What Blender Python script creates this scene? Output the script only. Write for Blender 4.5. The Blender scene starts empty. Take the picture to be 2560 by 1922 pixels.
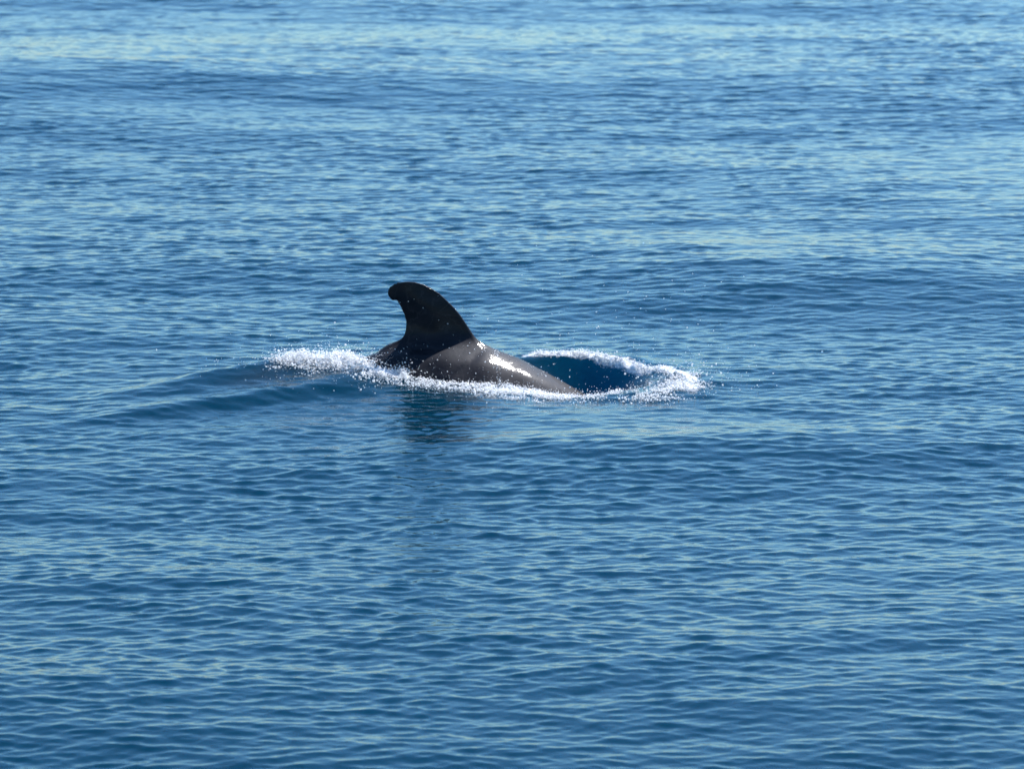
import bpy, math
import numpy as np

R = math.radians
rng = np.random.default_rng(11)
scene = bpy.context.scene
C = scene.collection

# ------------------------------------------------------------------ camera
PITCH = 12.0                       # degrees below the horizontal
DIST = 33.0
AIM = (0.39, -0.45, 0.0)
cam_d = bpy.data.cameras.new('camera')
cam = bpy.data.objects.new('camera', cam_d)
C.objects.link(cam)
cam.location = (AIM[0], AIM[1] - DIST * math.cos(R(PITCH)), DIST * math.sin(R(PITCH)))
cam.rotation_euler = (R(90 - PITCH), 0, 0)
cam_d.sensor_width = 36
cam_d.lens = 36 * DIST / 7.69      # 7.69 m of sea across the frame at the whale
cam_d.clip_end = 20000
cam_d.dof.use_dof = True
cam_d.dof.focus_distance = 29.8
cam_d.dof.aperture_fstop = 3.4
scene.camera = cam

# ------------------------------------------------------------------ sky, sun, exposure
SUN = np.array([0.465, 0.51, 0.72])           # direction towards the sun
SUN /= np.linalg.norm(SUN)
elev = math.asin(SUN[2]); azim = math.atan2(SUN[0], SUN[1])   # clockwise from +Y
world = bpy.data.worlds.new('World'); scene.world = world
world.use_nodes = True
wn = world.node_tree.nodes; wl = world.node_tree.links
bg = wn['Background']
sky = wn.new('ShaderNodeTexSky')
sky.sky_type = 'NISHITA'; sky.sun_disc = False
sky.sun_elevation = elev; sky.sun_rotation = azim
sky.air_density = 1.6; sky.dust_density = 0.3; sky.ozone_density = 10.0
tint = wn.new('ShaderNodeMix'); tint.data_type = 'RGBA'; tint.blend_type = 'MULTIPLY'   # white balance of the air light
tint.inputs[0].default_value = 1.0
for i_ in tint.inputs:
    if i_.name == 'A' and i_.type == 'RGBA': wl.new(sky.outputs[0], i_)
    if i_.name == 'B' and i_.type == 'RGBA': i_.default_value = (0.78, 0.95, 1.02, 1)
wl.new([o_ for o_ in tint.outputs if o_.type == 'RGBA'][0], bg.inputs[0])
bg.inputs[1].default_value = 0.09
sun_d = bpy.data.lights.new('sun', 'SUN')
sun_d.energy = 5.0; sun_d.angle = R(0.53); sun_d.color = (1.0, 0.96, 0.93)
sun = bpy.data.objects.new('sun', sun_d); C.objects.link(sun)
sun.location = (20, 28, 36)
from mathutils import Vector
sun.rotation_euler = Vector(SUN).to_track_quat('Z', 'Y').to_euler()
scene.view_settings.view_transform = 'Standard'
scene.view_settings.look = 'None'
scene.view_settings.exposure = 1.38
scene.view_settings.gamma = 1.0

# ------------------------------------------------------------------ helpers
def mesh_np(name, v, f, mat, smooth=True):
    v = np.asarray(v, np.float32); f = np.asarray(f, np.int32)
    n = f.shape[1]
    me = bpy.data.meshes.new(name)
    me.vertices.add(len(v)); me.vertices.foreach_set('co', v.ravel())
    me.loops.add(f.size); me.loops.foreach_set('vertex_index', f.ravel())
    me.polygons.add(len(f))
    me.polygons.foreach_set('loop_start', np.arange(0, f.size, n, dtype=np.int32))
    me.update(calc_edges=True)
    if smooth:
        me.polygons.foreach_set('use_smooth', np.ones(len(f), bool))
    me.materials.append(mat)
    o = bpy.data.objects.new(name, me); C.objects.link(o)
    return o

def tag(o, label=None, cat=None, kind=None):
    if label: o['label'] = label
    if cat: o['category'] = cat
    if kind: o['kind'] = kind
    return o

def new_mat(name):
    m = bpy.data.materials.new(name); m.use_nodes = True
    return m, m.node_tree.nodes, m.node_tree.links, m.node_tree.nodes['Principled BSDF']

def sstep(a, b, x):
    t = np.clip((x - a) / (b - a), 0, 1)
    return t * t * (3 - 2 * t)

def value_noise(x, y, seed, n=64):
    g = np.random.default_rng(seed).random((n, n))
    xi = np.floor(x).astype(int); yi = np.floor(y).astype(int)
    fx = x - xi; fy = y - yi
    fx = fx * fx * (3 - 2 * fx); fy = fy * fy * (3 - 2 * fy)
    a = g[xi % n, yi % n]; b = g[(xi + 1) % n, yi % n]
    c = g[xi % n, (yi + 1) % n]; d = g[(xi + 1) % n, (yi + 1) % n]
    return (a * (1 - fx) + b * fx) * (1 - fy) + (c * (1 - fx) + d * fx) * fy

# ------------------------------------------------------------------ the water the whale pushes up
def along(x, y, pts):
    """distance to a polyline (x, y, value...) and the value interpolated along it"""
    best = np.full(x.shape, 1e9); val = np.zeros(x.shape); side = np.zeros(x.shape)
    par = np.zeros(x.shape)
    for i, (a, b) in enumerate(zip(pts[:-1], pts[1:])):
        dx, dy = b[0] - a[0], b[1] - a[1]
        L2 = dx * dx + dy * dy
        t = np.clip(((x - a[0]) * dx + (y - a[1]) * dy) / L2, 0, 1)
        ex = x - a[0] - t * dx; ey = y - a[1] - t * dy
        d = np.hypot(ex, ey)
        m = d < best
        best = np.where(m, d, best)
        val = np.where(m, a[2] + t * (b[2] - a[2]), val)
        side = np.where(m, np.sign(dx * ey - dy * ex), side)
        par = np.where(m, (i + t) / (len(pts) - 1), par)
    return best, val, side, par

TAIL_CREST = [(-0.60, -0.08, 0.06), (-0.95, -0.12, 0.13), (-1.40, -0.22, 0.150), (-1.95, -0.45, 0.105), (-2.30, -0.72, 0.055), (-2.9, -1.1, 0.0)]
WAKE_ARM = [(-0.35, -0.42, 0.01), (-0.84, -0.60, 0.06), (-1.5, -0.98, 0.075), (-2.16, -1.35, 0.05), (-2.9, -1.75, 0.0)]
RIM = [(0.25, 0.46, 0.02), (0.52, 0.40, 0.06), (0.95, 0.38, 0.095), (1.25, 0.25, 0.095), (1.50, -0.06, 0.075), (1.72, -0.42, 0.04), (1.72, -0.72, 0.01)]
FLANK = [(-0.62, -0.30, 0.03), (-0.45, -0.37, 0.02), (-0.15, -0.40, -0.01), (0.2, -0.38, -0.03), (0.45, -0.34, -0.055), (0.75, -0.30, -0.09), (0.97, -0.28, -0.08), (1.15, -0.28, -0.05), (1.5, -0.35, 0.0)]
HUMP_FOAM = [(-1.36, -0.24, 0.1), (-1.22, -0.19, 0.7), (-1.10, -0.15, 1.0), (-0.92, -0.16, 1.0), (-0.76, -0.24, 1.0), (-0.62, -0.34, 1.0), (-0.42, -0.41, 0.7)]
BOW_FOAM = [(-0.42, -0.41, 0.5), (-0.15, -0.43, 0.45), (0.2, -0.45, 0.6), (0.50, -0.48, 1.0), (0.80, -0.46, 1.0), (1.02, -0.34, 0.7)]
FRONT_FOAM = [(0.20, -0.58, 0.4), (0.45, -0.66, 1.0), (0.88, -0.62, 1.0), (1.05, -0.66, 0.4), (1.15, -0.75, 0.45), (1.40, -0.80, 0.6), (1.62, -0.65, 0.8), (1.72, -0.45, 0.9)]

def bump_water(x, y):
    h = np.zeros(x.shape)
    d, v, s, p = along(x, y, TAIL_CREST)
    w = np.where(s > 0, 0.30, 0.22)
    h += v * np.exp(-(d / w) ** 2)
    d, v, s, p = along(x, y, WAKE_ARM)
    w = np.where(s > 0, 0.16, 0.26)
    h += v * np.exp(-(d / w) ** 2)
    d, v, s, p = along(x, y, RIM)
    w = np.where(s > 0, 0.26, 0.17)
    h += v * np.exp(-(d / w) ** 2)
    h -= 0.26 * np.exp(-((x - 1.03) / 0.37) ** 2 - ((y - 0.02) / np.where(y > 0.02, 0.26, 0.36)) ** 2)
    d, v, s, p = along(x, y, FLANK)
    h += v * np.exp(-(d / np.where(s > 0, 0.27, 0.62)) ** 2)
    h += 0.02 * np.exp(-((x - 1.2) / 0.45) ** 2 - ((y + 0.80) / 0.16) ** 2)
    # low swells crossing behind the whale
    d, v, s, p = along(x, y, [(0.8, 3.3, 0.0), (2.2, 3.9, 0.075), (4.2, 4.3, 0.08), (6.5, 4.4, 0.03)])
    h += v * np.exp(-(d / 1.3) ** 2)
    d, v, s, p = along(x, y, [(-9.0, 15.0, 0.12), (-5.0, 16.0, 0.12), (-2.0, 16.5, 0.05)])
    h += v * np.exp(-(d / 3.2) ** 2)
    d, v, s, p = along(x, y, [(-0.8, -2.6, 0.0), (1.0, -2.55, 0.06), (3.0, -2.35, 0.06), (5.0, -2.0, 0.0)])
    h += v * np.exp(-(d / 0.85) ** 2)
    return h

def calm_mask(x, y):
    m = np.exp(-((x - 1.05) / 0.42) ** 2 - ((y - 0.08) / 0.34) ** 2)
    m = np.maximum(m, np.exp(-((x + 1.5) / 0.75) ** 2 - ((y + 0.35) / 0.5) ** 2) * 0.1)
    m = np.maximum(m, 0.5 * np.exp(-((x - 1.4) / 1.3) ** 2 - ((y + 1.75) / 0.8) ** 2))
    return m

# ------------------------------------------------------------------ wind waves (spectra summed by FFT)
NX, NY = 2048, 4096
LX, LY = 22.0, 46.0
kx = 2 * np.pi * np.fft.fftfreq(NX, LX / NX)[:, None]
ky = 2 * np.pi * np.fft.fftfreq(NY, LY / NY)[None, :]
kk = np.hypot(kx, ky); kk[0, 0] = 1e9
kang = np.arctan2(ky, kx)

def band(lam, sigma, slope, direction, spread, seed):
    k0 = 2 * np.pi / lam
    dens = np.exp(-0.5 * (np.log(kk / k0) / sigma) ** 2) / kk            # slope spectrum, 1/k for area
    dens = dens * (np.abs(np.cos(kang - R(direction))) ** spread)
    r = np.random.default_rng(seed)
    a = (r.normal(size=kk.shape) + 1j * r.normal(size=kk.shape)) * dens / kk
    s2 = np.real(np.fft.ifft2(1j * kx * a)) ** 2 + np.real(np.fft.ifft2(1j * ky * a)) ** 2
    return a * (slope / math.sqrt(s2.mean()))

def fields(a, chop):
    h = np.real(np.fft.ifft2(a))
    dx = np.real(np.fft.ifft2(-1j * kx / kk * a)) * -chop
    dy = np.real(np.fft.ifft2(-1j * ky / kk * a)) * -chop
    return h, dx, dy

big = fields(band(9.0, 0.25, 0.024, 97, 6, 1) + band(3.2, 0.35, 0.020, 78, 4, 2) + band(1.0, 0.35, 0.022, 95, 2.5, 3), 0.8)
mid = fields(band(0.28, 0.45, 0.055, 88, 2.8, 4), 0.9)
fine = fields(band(0.118, 0.40, 0.106, 92, 2.4, 5) + band(0.06, 0.3, 0.040, 88, 1.4, 6), 0.8)

def sample(fs, x, y):
    u = x / LX * NX; v = y / LY * NY
    i = np.floor(u).astype(int); j = np.floor(v).astype(int)
    fu = u - i; fv = v - j
    i0 = i % NX; i1 = (i + 1) % NX; j0 = j % NY; j1 = (j + 1) % NY
    return [(f[i0, j0] * (1 - fu) + f[i1, j0] * fu) * (1 - fv) + (f[i0, j1] * (1 - fu) + f[i1, j1] * fu) * fv for f in fs]

def gust(x, y):
    return 0.62 + 0.76 * (0.6 * value_noise(x / 2.6 + 7, y / 5.0 + 3, 21) + 0.4 * value_noise(x / 0.9 + 2, y / 1.7 + 9, 22))

def sea_disp(x, y, cell):
    fb = 1 - sstep(0.25, 1.2, cell); fm = 1 - sstep(0.10, 0.25, cell); ff = 1 - sstep(0.035, 0.09, cell)
    g = gust(x, y); c = calm_mask(x, y)
    b = sample(big, x, y); m = sample(mid, x, y); f = sample(fine, x, y)
    wm = fm * g * (1 - 0.6 * c); wf = ff * g * (1 - 0.7 * c)
    near = 1 - 0.75 * np.exp(-((x - 0.1) / 1.7) ** 2 - (y / 1.0) ** 2)
    return [b[i] * fb * near + m[i] * wm + f[i] * wf for i in range(3)]

def sea_height(x, y):
    x = np.asarray(x, float); y = np.asarray(y, float)
    return sea_disp(x, y, np.zeros(x.shape))[0] + bump_water(x, y)

# where foam lies on the surface
def foam_cover(x, y):
    m = np.zeros(x.shape)
    for line, w, top in ((HUMP_FOAM, 0.13, 1.0), (BOW_FOAM, 0.07, 0.8), (FRONT_FOAM, 0.10, 0.68)):
        d, v, s, p = along(x, y, line)
        m = np.maximum(m, v * np.exp(-(d / w) ** 2) * top)
    d, v, s, p = along(x, y, RIM)
    m = np.maximum(m, np.exp(-(d / np.where(s > 0, 0.10, 0.06)) ** 2) * sstep(0.04, 0.2, p) * 0.85)
    return m

# ------------------------------------------------------------------ sea sheet
CY = cam.location.y
r_near, r_far = 20.5, 64.0
rows = [r_near]
while rows[-1] < r_far:
    rows.append(rows[-1] + 0.0155 * rows[-1] / 22.0)
up = rows[-1]; st = 0.05
out_far = []
while up < 9000:
    st *= 1.16; up += st; out_far.append(up)
dn = rows[0]; st = 0.016; out_near = []
while dn > -6000:
    st *= 1.18; dn -= st; out_near.append(dn)
rr = np.array(out_near[::-1] + rows + out_far)
hw = 7.69 / 2 / DIST * 1.45                       # half width per metre of distance, with room to spare
ncol = 560
u = list(np.linspace(-1, 1, ncol))
e = 1.0; st = 2.0 / ncol; ext = []
while e < 2500:
    st *= 1.22; e += st; ext.append(e)
u = np.array([-t for t in ext[::-1]] + u + ext)
scale_r = np.clip(rr, 18.0, 66.0) * hw
X = AIM[0] + u[None, :] * scale_r[:, None]
Y = np.repeat((CY + rr)[:, None], len(u), 1)
cell = np.maximum(np.gradient(X, axis=1), np.gradient(Y, axis=0))
dh, dxx, dyy = sea_disp(X, Y, cell)
loc = bump_water(X, Y)
cover = foam_cover(X, Y)
lump = cover * (0.035 * (value_noise(X * 11, Y * 11, 31) - 0.4) + 0.03 * (value_noise(X * 27, Y * 27, 32) - 0.4))
V = np.stack([X + dxx, Y + dyy, dh + loc + lump], -1).reshape(-1, 3)
nr, nc = X.shape
idx = np.arange(nr * nc).reshape(nr, nc)
F = np.stack([idx[:-1, :-1], idx[:-1, 1:], idx[1:, 1:], idx[1:, :-1]], -1).reshape(-1, 4)

def mat_sea():
    m, n, l, b = new_mat('sea_water')
    tc = n.new('ShaderNodeNewGeometry')
    mp = n.new('ShaderNodeMapping'); mp.inputs['Scale'].default_value = (14, 24, 14)
    l.new(tc.outputs['Position'], mp.inputs[0])
    nz = n.new('ShaderNodeTexNoise'); nz.inputs['Scale'].default_value = 1.6
    nz.inputs['Detail'].default_value = 3; nz.inputs['Roughness'].default_value = 0.5
    l.new(mp.outputs[0], nz.inputs['Vector'])
    bp = n.new('ShaderNodeBump'); bp.inputs['Strength'].default_value = 0.55; bp.inputs['Distance'].default_value = 0.003
    l.new(nz.outputs[0], bp.inputs['Height'])
    # broad ripples take over where the sheet is too coarse to carry them
    ca = n.new('ShaderNodeAttribute'); ca.attribute_name = 'coarse'
    mp2 = n.new('ShaderNodeMapping'); mp2.inputs['Scale'].default_value = (2.2, 4.4, 2.2)
    l.new(tc.outputs['Position'], mp2.inputs[0])
    nz2 = n.new('ShaderNodeTexNoise'); nz2.inputs['Scale'].default_value = 1.0
    nz2.inputs['Detail'].default_value = 4; nz2.inputs['Roughness'].default_value = 0.55
    l.new(mp2.outputs[0], nz2.inputs['Vector'])
    bp2 = n.new('ShaderNodeBump'); bp2.inputs['Distance'].default_value = 0.12
    l.new(ca.outputs['Fac'], bp2.inputs['Strength']); l.new(nz2.outputs[0], bp2.inputs['Height'])
    l.new(bp.outputs[0], bp2.inputs['Normal'])
    l.new(bp2.outputs[0], b.inputs['Normal'])
    def attr(name):
        a = n.new('ShaderNodeAttribute'); a.attribute_name = name
        return a.outputs['Fac']
    def blend(fac, c1, c2):
        mxc = n.new('ShaderNodeMixRGB')
        l.new(fac, mxc.inputs[0])
        for k, c in ((1, c1), (2, c2)):
            if isinstance(c, tuple): mxc.inputs[k].default_value = c
            else: l.new(c, mxc.inputs[k])
        return mxc.outputs[0]
    col = blend(attr('bubbly'), (0.0, 0.0135, 0.0270, 1), (0.001, 0.030, 0.060, 1))      # open sea, water full of bubbles
    col = blend(attr('film'), col, (0.014, 0.020, 0.027, 1))                              # thin water over the dark back
    l.new(col, b.inputs['Base Color'])
    b.inputs['Roughness'].default_value = 0.035
    b.subsurface_method = 'BURLEY'
    b.inputs['Subsurface Weight'].default_value = 1.0
    b.inputs['Subsurface Radius'].default_value = (0.3, 1.0, 1.3)
    b.inputs['Subsurface Scale'].default_value = 0.6
    b.inputs['IOR'].default_value = 1.28
    b.inputs['Specular Tint'].default_value = (0.25, 0.90, 1.0, 1)
    # foam
    fa = n.new('ShaderNodeAttribute'); fa.attribute_name = 'foam'
    vz = n.new('ShaderNodeTexNoise'); vz.inputs['Scale'].default_value = 26; vz.inputs['Detail'].default_value = 6
    vz.inputs['Roughness'].default_value = 0.7
    l.new(tc.outputs['Position'], vz.inputs['Vector'])
    ad = n.new('ShaderNodeMath'); ad.operation = 'ADD'
    l.new(fa.outputs['Fac'], ad.inputs[0]); l.new(vz.outputs[0], ad.inputs[1])
    mr = n.new('ShaderNodeMapRange'); mr.inputs['From Min'].default_value = 0.98; mr.inputs['From Max'].default_value = 1.45
    l.new(ad.outputs[0], mr.inputs[0])
    fb = n.new('ShaderNodeBsdfPrincipled'); fb.inputs['Base Color'].default_value = (0.78, 0.80, 0.82, 1)
    fb.inputs['Roughness'].default_value = 0.5
    bp3 = n.new('ShaderNodeBump'); bp3.inputs['Strength'].default_value = 1; bp3.inputs['Distance'].default_value = 0.03
    l.new(vz.outputs[0], bp3.inputs['Height']); l.new(bp3.outputs[0], fb.inputs['Normal'])
    mx = n.new('ShaderNodeMixShader')
    l.new(mr.outputs[0], mx.inputs[0]); l.new(b.outputs[0], mx.inputs[1]); l.new(fb.outputs[0], mx.inputs[2])
    l.new(mx.outputs[0], n['Material Output'].inputs['Surface'])
    return m

sea = mesh_np('sea', V, F, mat_sea())
at = sea.data.attributes.new('foam', 'FLOAT', 'POINT')
at.data.foreach_set('value', cover.astype(np.float32).ravel())
at = sea.data.attributes.new('coarse', 'FLOAT', 'POINT')
at.data.foreach_set('value', sstep(0.04, 0.25, cell).astype(np.float32).ravel())
bub = np.maximum(np.exp(-((X - 1.08) / 0.42) ** 2 - ((Y - 0.05) / 0.34) ** 2), 0.45 * np.exp(-((X + 1.1) / 0.5) ** 2 - ((Y + 0.3) / 0.3) ** 2))
d_, v_, s_, p_ = along(X, Y, [(-0.75, -0.30, 0), (-1.3, -0.42, 0), (-1.9, -0.85, 0)])
film = 0.55 * np.exp(-(d_ / 0.17) ** 2) * (1 - sstep(0.7, 1.0, p_)) * (0.5 + 0.7 * value_noise(X * 6, Y * 9, 41))
for nm, val in (('bubbly', bub), ('film', np.clip(film, 0, 1))):
    at = sea.data.attributes.new(nm, 'FLOAT', 'POINT')
    at.data.foreach_set('value', val.astype(np.float32).ravel())
tag(sea, 'rippled deep blue open sea reflecting pale sky', 'sea', 'structure')

# ------------------------------------------------------------------ pilot whale: one skin grown round a solid
# the whale's own axes: s along the body (head at +s), t across, z up
def spline(xs, ys):
    xs = np.array(xs, float); ys = np.array(ys, float)
    m = np.gradient(ys, xs)
    def f(x):
        x = np.clip(x, xs[0], xs[-1])
        i = np.clip(np.searchsorted(xs, x) - 1, 0, len(xs) - 2)
        h = xs[i + 1] - xs[i]; t = (x - xs[i]) / h
        return ((2*t**3 - 3*t**2 + 1) * ys[i] + (t**3 - 2*t**2 + t) * h * m[i] + (-2*t**3 + 3*t**2) * ys[i+1] + (t**3 - t**2) * h * m[i+1])
    return f

top_f = spline([-2.75, -2.3, -1.8, -1.3, -0.95, -0.77, -0.54, -0.20, 0.15, 0.34, 0.44, 0.60, 0.77, 0.93, 1.15, 1.4, 1.6, 1.72],
               [-0.40, -0.27, -0.12, 0.01, 0.080, 0.125, 0.205, 0.240, 0.203, 0.136, 0.098, 0.008, -0.090, -0.182, -0.31, -0.47, -0.63, -0.87])
hh_f = spline([-2.75, -2.3, -1.8, -1.3, -0.8, -0.3, 0.2, 0.7, 1.1, 1.4, 1.6, 1.72],
              [0.035, 0.085, 0.16, 0.25, 0.34, 0.41, 0.43, 0.42, 0.38, 0.34, 0.27, 0.10])
hw_f = spline([-2.75, -2.3, -1.8, -1.3, -0.8, -0.3, 0.2, 0.7, 1.1, 1.4, 1.6, 1.72],
              [0.03, 0.05, 0.10, 0.19, 0.30, 0.38, 0.41, 0.40, 0.36, 0.31, 0.25, 0.10])

FIN = np.array([(-0.62, 0.02), (-0.575, 0.135), (-0.530, 0.172), (-0.478, 0.204), (-0.440, 0.237), (-0.418, 0.285), (-0.411, 0.345), (-0.412, 0.380), (-0.424, 0.402), (-0.422, 0.424), (-0.437, 0.448),
       (-0.455, 0.494), (-0.471, 0.516), (-0.484, 0.541), (-0.508, 0.527), (-0.528, 0.545), (-0.544, 0.566), (-0.552, 0.590), (-0.545, 0.618), (-0.520, 0.648),
       (-0.478, 0.670), (-0.420, 0.680), (-0.352, 0.680), (-0.286, 0.667), (-0.230, 0.646), (-0.178, 0.615), (-0.126, 0.577), (-0.074, 0.524), (-0.022, 0.468),
       (0.030, 0.396), (0.073, 0.332), (0.116, 0.266), (0.150, 0.222), (0.22, 0.15), (0.22, 0.0)])
FIN[:, 1] -= 0.075 * FIN[:, 0]; FIN[:, 0] *= 1.0098
for _ in range(2):                                   # round the corners of the outline
    q = np.roll(FIN, -1, 0)
    FIN = np.stack([0.75 * FIN + 0.25 * q, 0.25 * FIN + 0.75 * q], 1).reshape(-1, 2)

def poly_sd(px, pz, P):
    d = np.full(px.shape, 1e9, np.float32); inside = np.zeros(px.shape, bool)
    for a, b in zip(P, np.roll(P, -1, 0)):
        e = b - a
        wx = px - a[0]; wz = pz - a[1]
        t = np.clip((wx * e[0] + wz * e[1]) / (e @ e), 0, 1)
        d = np.minimum(d, (wx - t * e[0]) ** 2 + (wz - t * e[1]) ** 2)
        c = ((a[1] > pz) != (b[1] > pz)) & (px < (b[0] - a[0]) * (pz - a[1]) / (b[1] - a[1] + 1e-12) + a[0])
        inside ^= c
    d = np.sqrt(d)
    return np.where(inside, -d, d)

def blade(D2, w, tmax, ramp):
    """a thin blade: D2 signed distance to its outline, w distance from its plane"""
    dep = np.maximum(-D2, 0)
    T = 0.006 + tmax * (1 - np.exp(-dep / ramp))
    ins = np.abs(w) - T
    out = np.hypot(np.maximum(D2, 0), np.maximum(np.abs(w) - 0.006, 0)) 
    return np.where(D2 < 0, ins, np.maximum(out, 0.0) + 0.0)

def smin(a, b, k):
    h = np.clip(0.5 + 0.5 * (b - a) / k, 0, 1)
    return b * (1 - h) + a * h - k * h * (1 - h)

def grid(*segs):
    out = []
    for a, b, h in segs:
        n = max(1, int(round((b - a) / h))); out += list(np.linspace(a, b, n, endpoint=False))
    return np.array(out + [segs[-1][1]])

gs = grid((-3.15, -1.0, 0.024), (-1.0, 1.15, 0.0085), (1.15, 1.85, 0.024))
gt_half = grid((0.0, 0.12, 0.005), (0.12, 0.48, 0.014), (0.48, 0.72, 0.024))
gt = np.concatenate([-gt_half[:0:-1], gt_half])
gz = grid((-1.45, -0.25, 0.026), (-0.25, 0.72, 0.0085))
S3, T3, Z3 = np.meshgrid(gs.astype(np.float32), gt.astype(np.float32), gz.astype(np.float32), indexing='ij')
hh = np.maximum(hh_f(gs), 0.02); hwd = np.maximum(hw_f(gs), 0.02); zc = top_f(gs) - hh
cap = np.maximum(np.maximum(gs - 1.72, -2.75 - gs), 0)
PW = 1.72                                            # a slightly keeled back
rad = ((np.abs(T3) / (1.05 * hwd[:, None, None])) ** PW + (np.abs(Z3 - zc[:, None, None]) / hh[:, None, None]) ** PW) ** (1 / PW)
body = (rad - 1) * np.minimum(hh, hwd)[:, None, None] + cap[:, None, None]
body = body.astype(np.float32)
s2, z2 = np.meshgrid(gs, gz, indexing='ij')
fd = poly_sd(s2, z2, FIN)
dep = np.maximum(-fd, 0)
soft = np.maximum(dep, 0)
for _ in range(60):                                  # melt the ridge where opposite edges meet
    soft[1:-1, 1:-1] = 0.2 * (soft[1:-1, 1:-1] + soft[2:, 1:-1] + soft[:-2, 1:-1] + soft[1:-1, 2:] + soft[1:-1, :-2])
soft = np.minimum(soft, dep * 1.6)
thick = 0.014 + 0.034 * np.clip((0.72 - z2) / 0.5, 0, 1) ** 1.3
T2 = 0.005 + thick * (1 - np.exp(-soft / 0.06))
fin = np.where(fd[:, None, :] < 0, np.abs(T3) - T2[:, None, :], np.hypot(np.maximum(fd[:, None, :], 0), np.maximum(np.abs(T3) - 0.005, 0))).astype(np.float32)
solid = smin(body, fin, 0.085)
# soft folds of muscle and blubber
def wob(a, b, c, k): return np.sin(a * S3 + b * T3 + c * Z3 + k)
solid += 0.0035 * wob(11, 9, 14, 0.4) * wob(-6, 13, 9, 2.0) + 0.002 * wob(23, -17, 19, 1.1)
fold = np.exp(-((S3 - (0.10 - 1.5 * (0.16 - Z3))) / 0.05) ** 2) * np.clip((0.20 - Z3) / 0.05, 0, 1) * np.clip((Z3 + 0.05) / 0.1, 0, 1)
solid += 0.008 * fold
# flukes, lying flat at the tail
s1, t1 = np.meshgrid(gs, gt, indexing='ij')
FL = np.array([(-2.45, 0.0), (-2.60, 0.10), (-2.80, 0.34), (-2.98, 0.60), (-3.05, 0.66), (-3.00, 0.50), (-2.93, 0.25), (-2.88, 0.05), (-2.84, 0.0)])
fl = poly_sd(s1, np.abs(t1), np.concatenate([FL, [(-2.5, -0.05)]]))
zf = (np.interp(gs, [-3.1, -2.45], [-0.58, -0.38]))[:, None, None]
solid = smin(solid, blade(fl[:, :, None], Z3 - zf, 0.03, 0.08).astype(np.float32), 0.04)
# flippers, swept down and back from behind the head
FP = np.array([(1.02, -0.62), (0.80, -0.60), (0.62, -0.85), (0.42, -1.25), (0.36, -1.36), (0.50, -1.30), (0.75, -1.08), (0.95, -0.85)])
fp = poly_sd(s2, z2, FP)
tf = 0.27 + (-0.62 - z2) * 0.42
solid = smin(solid, blade(fp[:, None, :], (np.abs(T3) - tf[:, None, :]), 0.028, 0.06).astype(np.float32), 0.04)

def surface_nets(f, ax):
    n0, n1, n2 = f.shape
    ins = f < 0
    cnt = np.zeros((n0 - 1, n1 - 1, n2 - 1), np.int8)
    for i in (0, 1):
        for j in (0, 1):
            for k in (0, 1):
                cnt += ins[i:n0 - 1 + i, j:n1 - 1 + j, k:n2 - 1 + k]
    act = np.argwhere((cnt > 0) & (cnt < 8))
    vid = np.full(cnt.shape, -1, np.int64); vid[tuple(act.T)] = np.arange(len(act))
    acc = np.zeros((len(act), 3)); num = np.zeros(len(act))
    cor = [(i, j, k) for i in (0, 1) for j in (0, 1) for k in (0, 1)]
    for a in cor:
        for d in range(3):
            if a[d]: continue
            b = list(a); b[d] = 1
            pa = act + np.array(a); pb = act + np.array(b)
            fa = f[tuple(pa.T)]; fb_ = f[tuple(pb.T)]
            m = (fa < 0) != (fb_ < 0)
            t = np.where(m, fa / (fa - fb_ + 1e-20), 0)
            P = np.stack([ax[q][pa[:, q]] + t * (ax[q][pb[:, q]] - ax[q][pa[:, q]]) for q in range(3)], -1)
            acc[m] += P[m]; num[m] += 1
    v = acc / num[:, None]
    faces = []
    for d in range(3):
        a, b = [(1, 2), (2, 0), (0, 1)][d]
        sl0 = [slice(None)] * 3; sl1 = [slice(None)] * 3
        sl0[d] = slice(0, -1); sl1[d] = slice(1, None)
        c = np.argwhere(ins[tuple(sl0)] != ins[tuple(sl1)])
        c = c[(c[:, a] > 0) & (c[:, b] > 0) & (c[:, a] < f.shape[a] - 1) & (c[:, b] < f.shape[b] - 1)]
        first = ins[tuple(c.T)]
        ea = np.zeros(3, int); eb = np.zeros(3, int); ea[a] = 1; eb[b] = 1
        q = np.stack([vid[tuple((c - ea - eb).T)], vid[tuple((c - eb).T)], vid[tuple(c.T)], vid[tuple((c - ea).T)]], -1)
        q[~first] = q[~first][:, ::-1]
        faces.append(q)
    return v, np.concatenate(faces)

wv, wf = surface_nets(solid, (gs, gt, gz))
# relax the stair-steps of the grid
ed = np.concatenate([wf[:, [0, 1]], wf[:, [1, 2]], wf[:, [2, 3]], wf[:, [3, 0]]])
deg = np.bincount(ed.ravel(), minlength=len(wv))[:, None]
def relax(v, lam):
    acc = np.stack([np.bincount(ed[:, 0], v[ed[:, 1], q], len(v)) + np.bincount(ed[:, 1], v[ed[:, 0], q], len(v)) for q in range(3)], -1)
    return v + lam * (acc / deg - v)
for _ in range(4):
    wv = relax(wv, 0.55); wv = relax(wv, -0.57)

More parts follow.
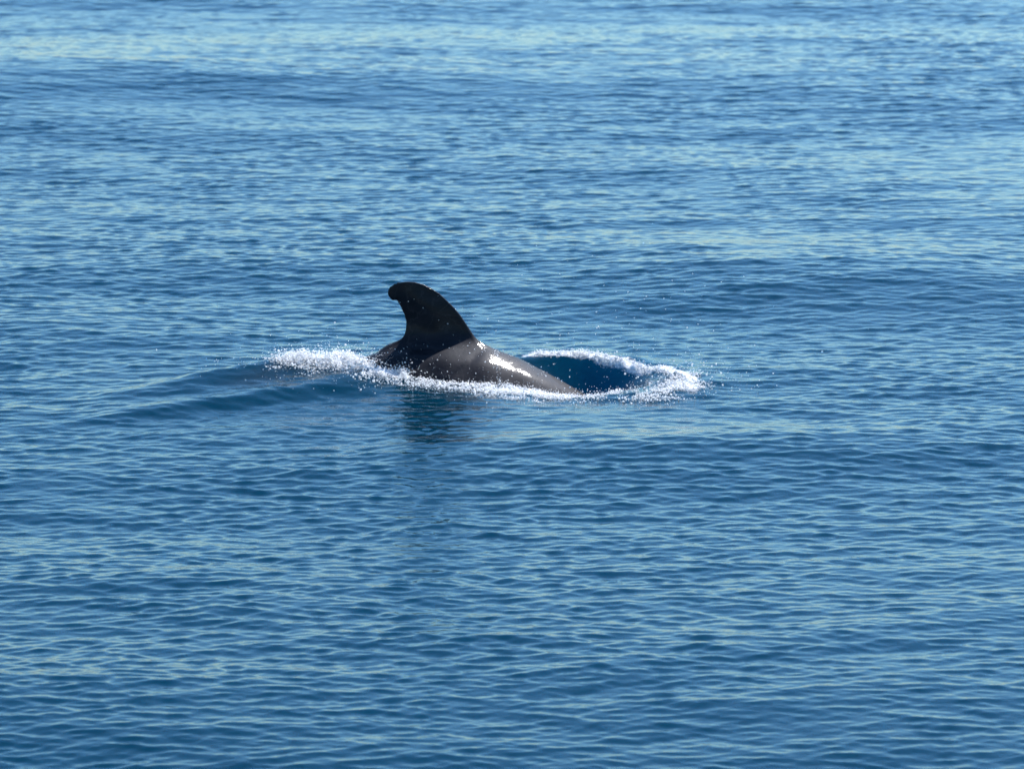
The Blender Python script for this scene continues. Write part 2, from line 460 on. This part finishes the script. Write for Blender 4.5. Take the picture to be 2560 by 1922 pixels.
YAW = 8.0
def mat_skin():
    m, n, l, b = new_mat('whale_skin')
    tc = n.new('ShaderNodeTexCoord')
    mp = n.new('ShaderNodeMapping'); mp.inputs['Scale'].default_value = (2.5, 6, 6)
    l.new(tc.outputs['Object'], mp.inputs[0])
    nz = n.new('ShaderNodeTexNoise'); nz.inputs['Scale'].default_value = 2.2; nz.inputs['Detail'].default_value = 7
    nz.inputs['Roughness'].default_value = 0.65
    l.new(mp.outputs[0], nz.inputs['Vector'])
    cr = n.new('ShaderNodeValToRGB')
    cr.color_ramp.elements[0].position = 0.3; cr.color_ramp.elements[0].color = (0.002, 0.003, 0.005, 1)
    cr.color_ramp.elements[1].position = 0.75; cr.color_ramp.elements[1].color = (0.012, 0.011, 0.014, 1)
    l.new(nz.outputs[0], cr.inputs[0])
    l.new(cr.outputs[0], b.inputs['Base Color'])
    nf = n.new('ShaderNodeTexNoise'); nf.inputs['Scale'].default_value = 34; nf.inputs['Detail'].default_value = 5
    l.new(tc.outputs['Object'], nf.inputs['Vector'])
    bp = n.new('ShaderNodeBump'); bp.inputs['Strength'].default_value = 0.22; bp.inputs['Distance'].default_value = 0.006
    l.new(nf.outputs[0], bp.inputs['Height']); l.new(bp.outputs[0], b.inputs['Normal'])
    # water running off: streaks down the flank roughen the wet film
    mp2 = n.new('ShaderNodeMapping'); mp2.inputs['Scale'].default_value = (38, 9, 7); mp2.inputs['Rotation'].default_value = (0, 0.3, 0)
    l.new(tc.outputs['Object'], mp2.inputs[0])
    ns = n.new('ShaderNodeTexNoise'); ns.inputs['Scale'].default_value = 1.0; ns.inputs['Detail'].default_value = 4
    l.new(mp2.outputs[0], ns.inputs['Vector'])
    bc = n.new('ShaderNodeBump'); bc.inputs['Strength'].default_value = 0.3; bc.inputs['Distance'].default_value = 0.006
    l.new(ns.outputs[0], bc.inputs['Height']); l.new(bp.outputs[0], bc.inputs['Normal'])
    l.new(bc.outputs[0], b.inputs['Coat Normal'])
    # pale scratches
    sc_ = n.new('ShaderNodeTexWave'); sc_.inputs['Scale'].default_value = 2.2; sc_.inputs['Distortion'].default_value = 14
    sc_.inputs['Detail'].default_value = 4; sc_.inputs['Detail Scale'].default_value = 2.0
    l.new(tc.outputs['Object'], sc_.inputs['Vector'])
    rs = n.new('ShaderNodeMapRange'); rs.inputs['From Min'].default_value = 0.97; rs.inputs['From Max'].default_value = 1.0
    rs.inputs['To Max'].default_value = 0.16
    l.new(sc_.outputs['Fac'], rs.inputs[0])
    ms = n.new('ShaderNodeMixRGB'); ms.inputs[2].default_value = (0.06, 0.055, 0.055, 1)
    l.new(rs.outputs[0], ms.inputs[0]); l.new(cr.outputs[0], ms.inputs[1]); l.new(ms.outputs[0], b.inputs['Base Color'])
    b.inputs['Roughness'].default_value = 0.60
    b.inputs['IOR'].default_value = 1.18
    b.inputs['Specular Tint'].default_value = (0.80, 0.85, 1.0, 1)
    b.inputs['Coat Tint'].default_value = (0.9, 0.94, 1.0, 1)
    b.inputs['Coat Weight'].default_value = 0.24
    b.inputs['Coat Roughness'].default_value = 0.11
    b.inputs['Coat IOR'].default_value = 1.33
    return m

whale = mesh_np('pilot_whale', wv, wf, mat_skin())
whale.rotation_euler = (0, 0, R(YAW))
tag(whale, 'dark grey pilot whale arching its wet back with hooked dorsal fin raised', 'whale')

# ------------------------------------------------------------------ foam and spray
def ico():
    g = (1 + 5 ** 0.5) / 2
    v = np.array([(-1, g, 0), (1, g, 0), (-1, -g, 0), (1, -g, 0), (0, -1, g), (0, 1, g), (0, -1, -g), (0, 1, -g), (g, 0, -1), (g, 0, 1), (-g, 0, -1), (-g, 0, 1)], float)
    v /= np.linalg.norm(v[0])
    f = np.array([(0, 11, 5), (0, 5, 1), (0, 1, 7), (0, 7, 10), (0, 10, 11), (1, 5, 9), (5, 11, 4), (11, 10, 2), (10, 7, 6), (7, 1, 8),
                  (3, 9, 4), (3, 4, 2), (3, 2, 6), (3, 6, 8), (3, 8, 9), (4, 9, 5), (2, 4, 11), (6, 2, 10), (8, 6, 7), (9, 8, 1)])
    return v, f
IV, IF = ico()

def drops(name, centres, radii, mats, share=None):
    """many small drops joined into one object; share = fraction using the second material"""
    n = len(centres)
    q = rng.normal(size=(n, 3, 3)); q, _ = np.linalg.qr(q)
    sc = rng.uniform(0.75, 1.25, (n, 1, 3))
    v = (IV[None] * sc) @ q * np.asarray(radii)[:, None, None] + np.asarray(centres)[:, None, :]
    f = IF[None] + (np.arange(n) * len(IV))[:, None, None]
    o = mesh_np(name, v.reshape(-1, 3), f.reshape(-1, 3), mats[0])
    if len(mats) > 1:
        o.data.materials.append(mats[1])
        mi = np.repeat((rng.random(n) < share).astype(np.int32), len(IF))
        o.data.polygons.foreach_set('material_index', mi)
    return o

def mat_foam():
    m, n, l, b = new_mat('foam')
    b.inputs['Base Color'].default_value = (0.86, 0.86, 0.86, 1)
    b.inputs['Roughness'].default_value = 0.22
    b.inputs['IOR'].default_value = 1.33
    t = n.new('ShaderNodeBsdfTranslucent'); t.inputs[0].default_value = (0.9, 0.9, 0.9, 1)
    mx = n.new('ShaderNodeMixShader'); mx.inputs[0].default_value = 0.5
    l.new(b.outputs[0], mx.inputs[1]); l.new(t.outputs[0], mx.inputs[2])
    l.new(mx.outputs[0], n['Material Output'].inputs['Surface'])
    return m
def mat_drop():
    m, n, l, b = new_mat('clear_drop')
    b.inputs['Base Color'].default_value = (0.95, 0.97, 1.0, 1)
    b.inputs['Roughness'].default_value = 0.12
    b.inputs['IOR'].default_value = 1.33
    b.inputs['Transmission Weight'].default_value = 0.85
    return m
FOAM, DROP = mat_foam(), mat_drop()

def line_points(line, n, spread, weighted=True):
    P = np.array(line, float)
    seg = np.hypot(*(P[1:, :2] - P[:-1, :2]).T)
    w = seg * 0.5 * (P[1:, 2] + P[:-1, 2]) if weighted else seg
    i = rng.choice(len(seg), n, p=w / w.sum())
    t = rng.random(n)
    xy = P[i, :2] + t[:, None] * (P[i + 1, :2] - P[i, :2])
    return xy + rng.normal(size=(n, 2)) * np.asarray(spread)

def on_water(xy, lift):
    c = foam_cover(xy[:, 0], xy[:, 1])
    z = sea_height(xy[:, 0], xy[:, 1]) + lift
    return np.column_stack([xy, z])

def clumped(xy, keep, scale, seed):
    v = value_noise(xy[:, 0] * scale + 50, xy[:, 1] * scale + 50, seed)
    return xy[v > keep]

def foam_patch(name, label, line, n, spread, lift, rmin, rmax, keep=0.40, weighted=True, away=7):
    xy = line_points(line, n, spread, weighted)
    v = 0.6 * value_noise(xy[:, 0] * 8 + 50, xy[:, 1] * 8 + 50, len(name)) + 0.4 * value_noise(xy[:, 0] * 21 + 50, xy[:, 1] * 21 + 50, 77)
    xy = xy[v + rng.normal(size=len(v)) * 0.06 > keep]
    c = on_water(xy, (np.abs(rng.normal(size=len(xy))) - 0.2) * lift)
    r = rmin * (rmax / rmin) ** (rng.random(len(c)) ** 2.2)
    loose = line_points(line, n // away, np.asarray(spread) * 2.0, weighted)
    c2 = on_water(loose, np.abs(rng.normal(size=len(loose))) * lift * 2.2)
    r2 = 0.8 * rmin * (0.75 * rmax / rmin) ** (rng.random(len(c2)) ** 3)
    o = drops(name, np.concatenate([c, c2]), np.concatenate([r, r2]), (FOAM, DROP), 0.25)
    return tag(o, label, 'foam', 'stuff')

foam_patch('tail_foam', 'thick white foam boiling over the submerged tail behind the fin', HUMP_FOAM, 26000, (0.075, 0.115), 0.026, 0.002, 0.0085, 0.47, away=14)
foam_patch('bow_foam', 'bubbling white foam along the near side of the whale', BOW_FOAM, 14000, (0.045, 0.085), 0.010, 0.002, 0.0075, 0.48, away=14)
foam_patch('rim_foam', 'white foam curling on the rim of the hollow before the whale', [(a, b + 0.02, min(1, 14 * c)) for a, b, c in RIM[1:]], 9500, 0.026, 0.011, 0.002, 0.007, 0.47, away=30)
foam_patch('front_foam', 'loose white bubbles drifting on the near side of whale and hollow', FRONT_FOAM, 15000, (0.08, 0.13), 0.012, 0.0025, 0.0080, 0.49, away=20)

def spray(name, label, n, box, rmin, rmax):
    c = rng.normal(size=(n, 3)) * np.array(box[1]) + np.array(box[0])
    h = sea_height(c[:, 0], c[:, 1])
    c[:, 2] = h + np.abs(c[:, 2])
    return c, rmin * (rmax / rmin) ** (rng.random(n) ** 2.2)
parts = [spray('', '', 230, ((1.55, -0.4, 0), (0.30, 0.30, 0.08)), 0.002, 0.007),
         spray('', '', 150, ((1.8, -0.6, 0), (0.30, 0.30, 0.08)), 0.002, 0.008),
         spray('', '', 220, ((-1.15, -0.2, 0), (0.40, 0.25, 0.11)), 0.002, 0.007),
         spray('', '', 150, ((0.2, -0.55, 0), (0.55, 0.16, 0.10)), 0.002, 0.006),
         spray('', '', 120, ((0.9, 0.4, 0), (0.6, 0.35, 0.28)), 0.0025, 0.006),
         spray('', '', 60, ((1.3, 1.2, 0), (0.8, 0.8, 0.4)), 0.0025, 0.006)]
sp = drops('spray', np.concatenate([p[0] for p in parts]), np.concatenate([p[1] for p in parts]), (FOAM, DROP), 0.6)
tag(sp, 'fine water droplets thrown up around the surfacing whale', 'spray', 'stuff')
# beads of water clinging to the skin
ca_, sa_ = math.cos(R(YAW)), math.sin(R(YAW))
ww = np.column_stack([wv[:, 0] * ca_ - wv[:, 1] * sa_, wv[:, 0] * sa_ + wv[:, 1] * ca_, wv[:, 2]])
vis = np.where((wv[:, 2] > -0.1) & (wv[:, 1] < 0.05) & (wv[:, 0] > -0.8) & (wv[:, 0] < 1.0))[0]
lowz = vis[wv[vis, 2] < 0.24]
strip = lowz[np.abs(wv[lowz, 0] - (0.26 + 0.10 * (wv[lowz, 2] - 0.1))) < 0.022]
strip = strip[(wv[strip, 1] < -0.03)]
pick = np.concatenate([rng.choice(lowz, 260), rng.choice(vis, 80), rng.choice(strip, 130)])
bd = drops('water_beads', ww[pick], 0.002 * 3.0 ** (rng.random(len(pick)) ** 2), (FOAM, DROP), 0.5)
tag(bd, 'tiny bright beads of water clinging to the whale skin', 'droplets', 'stuff')
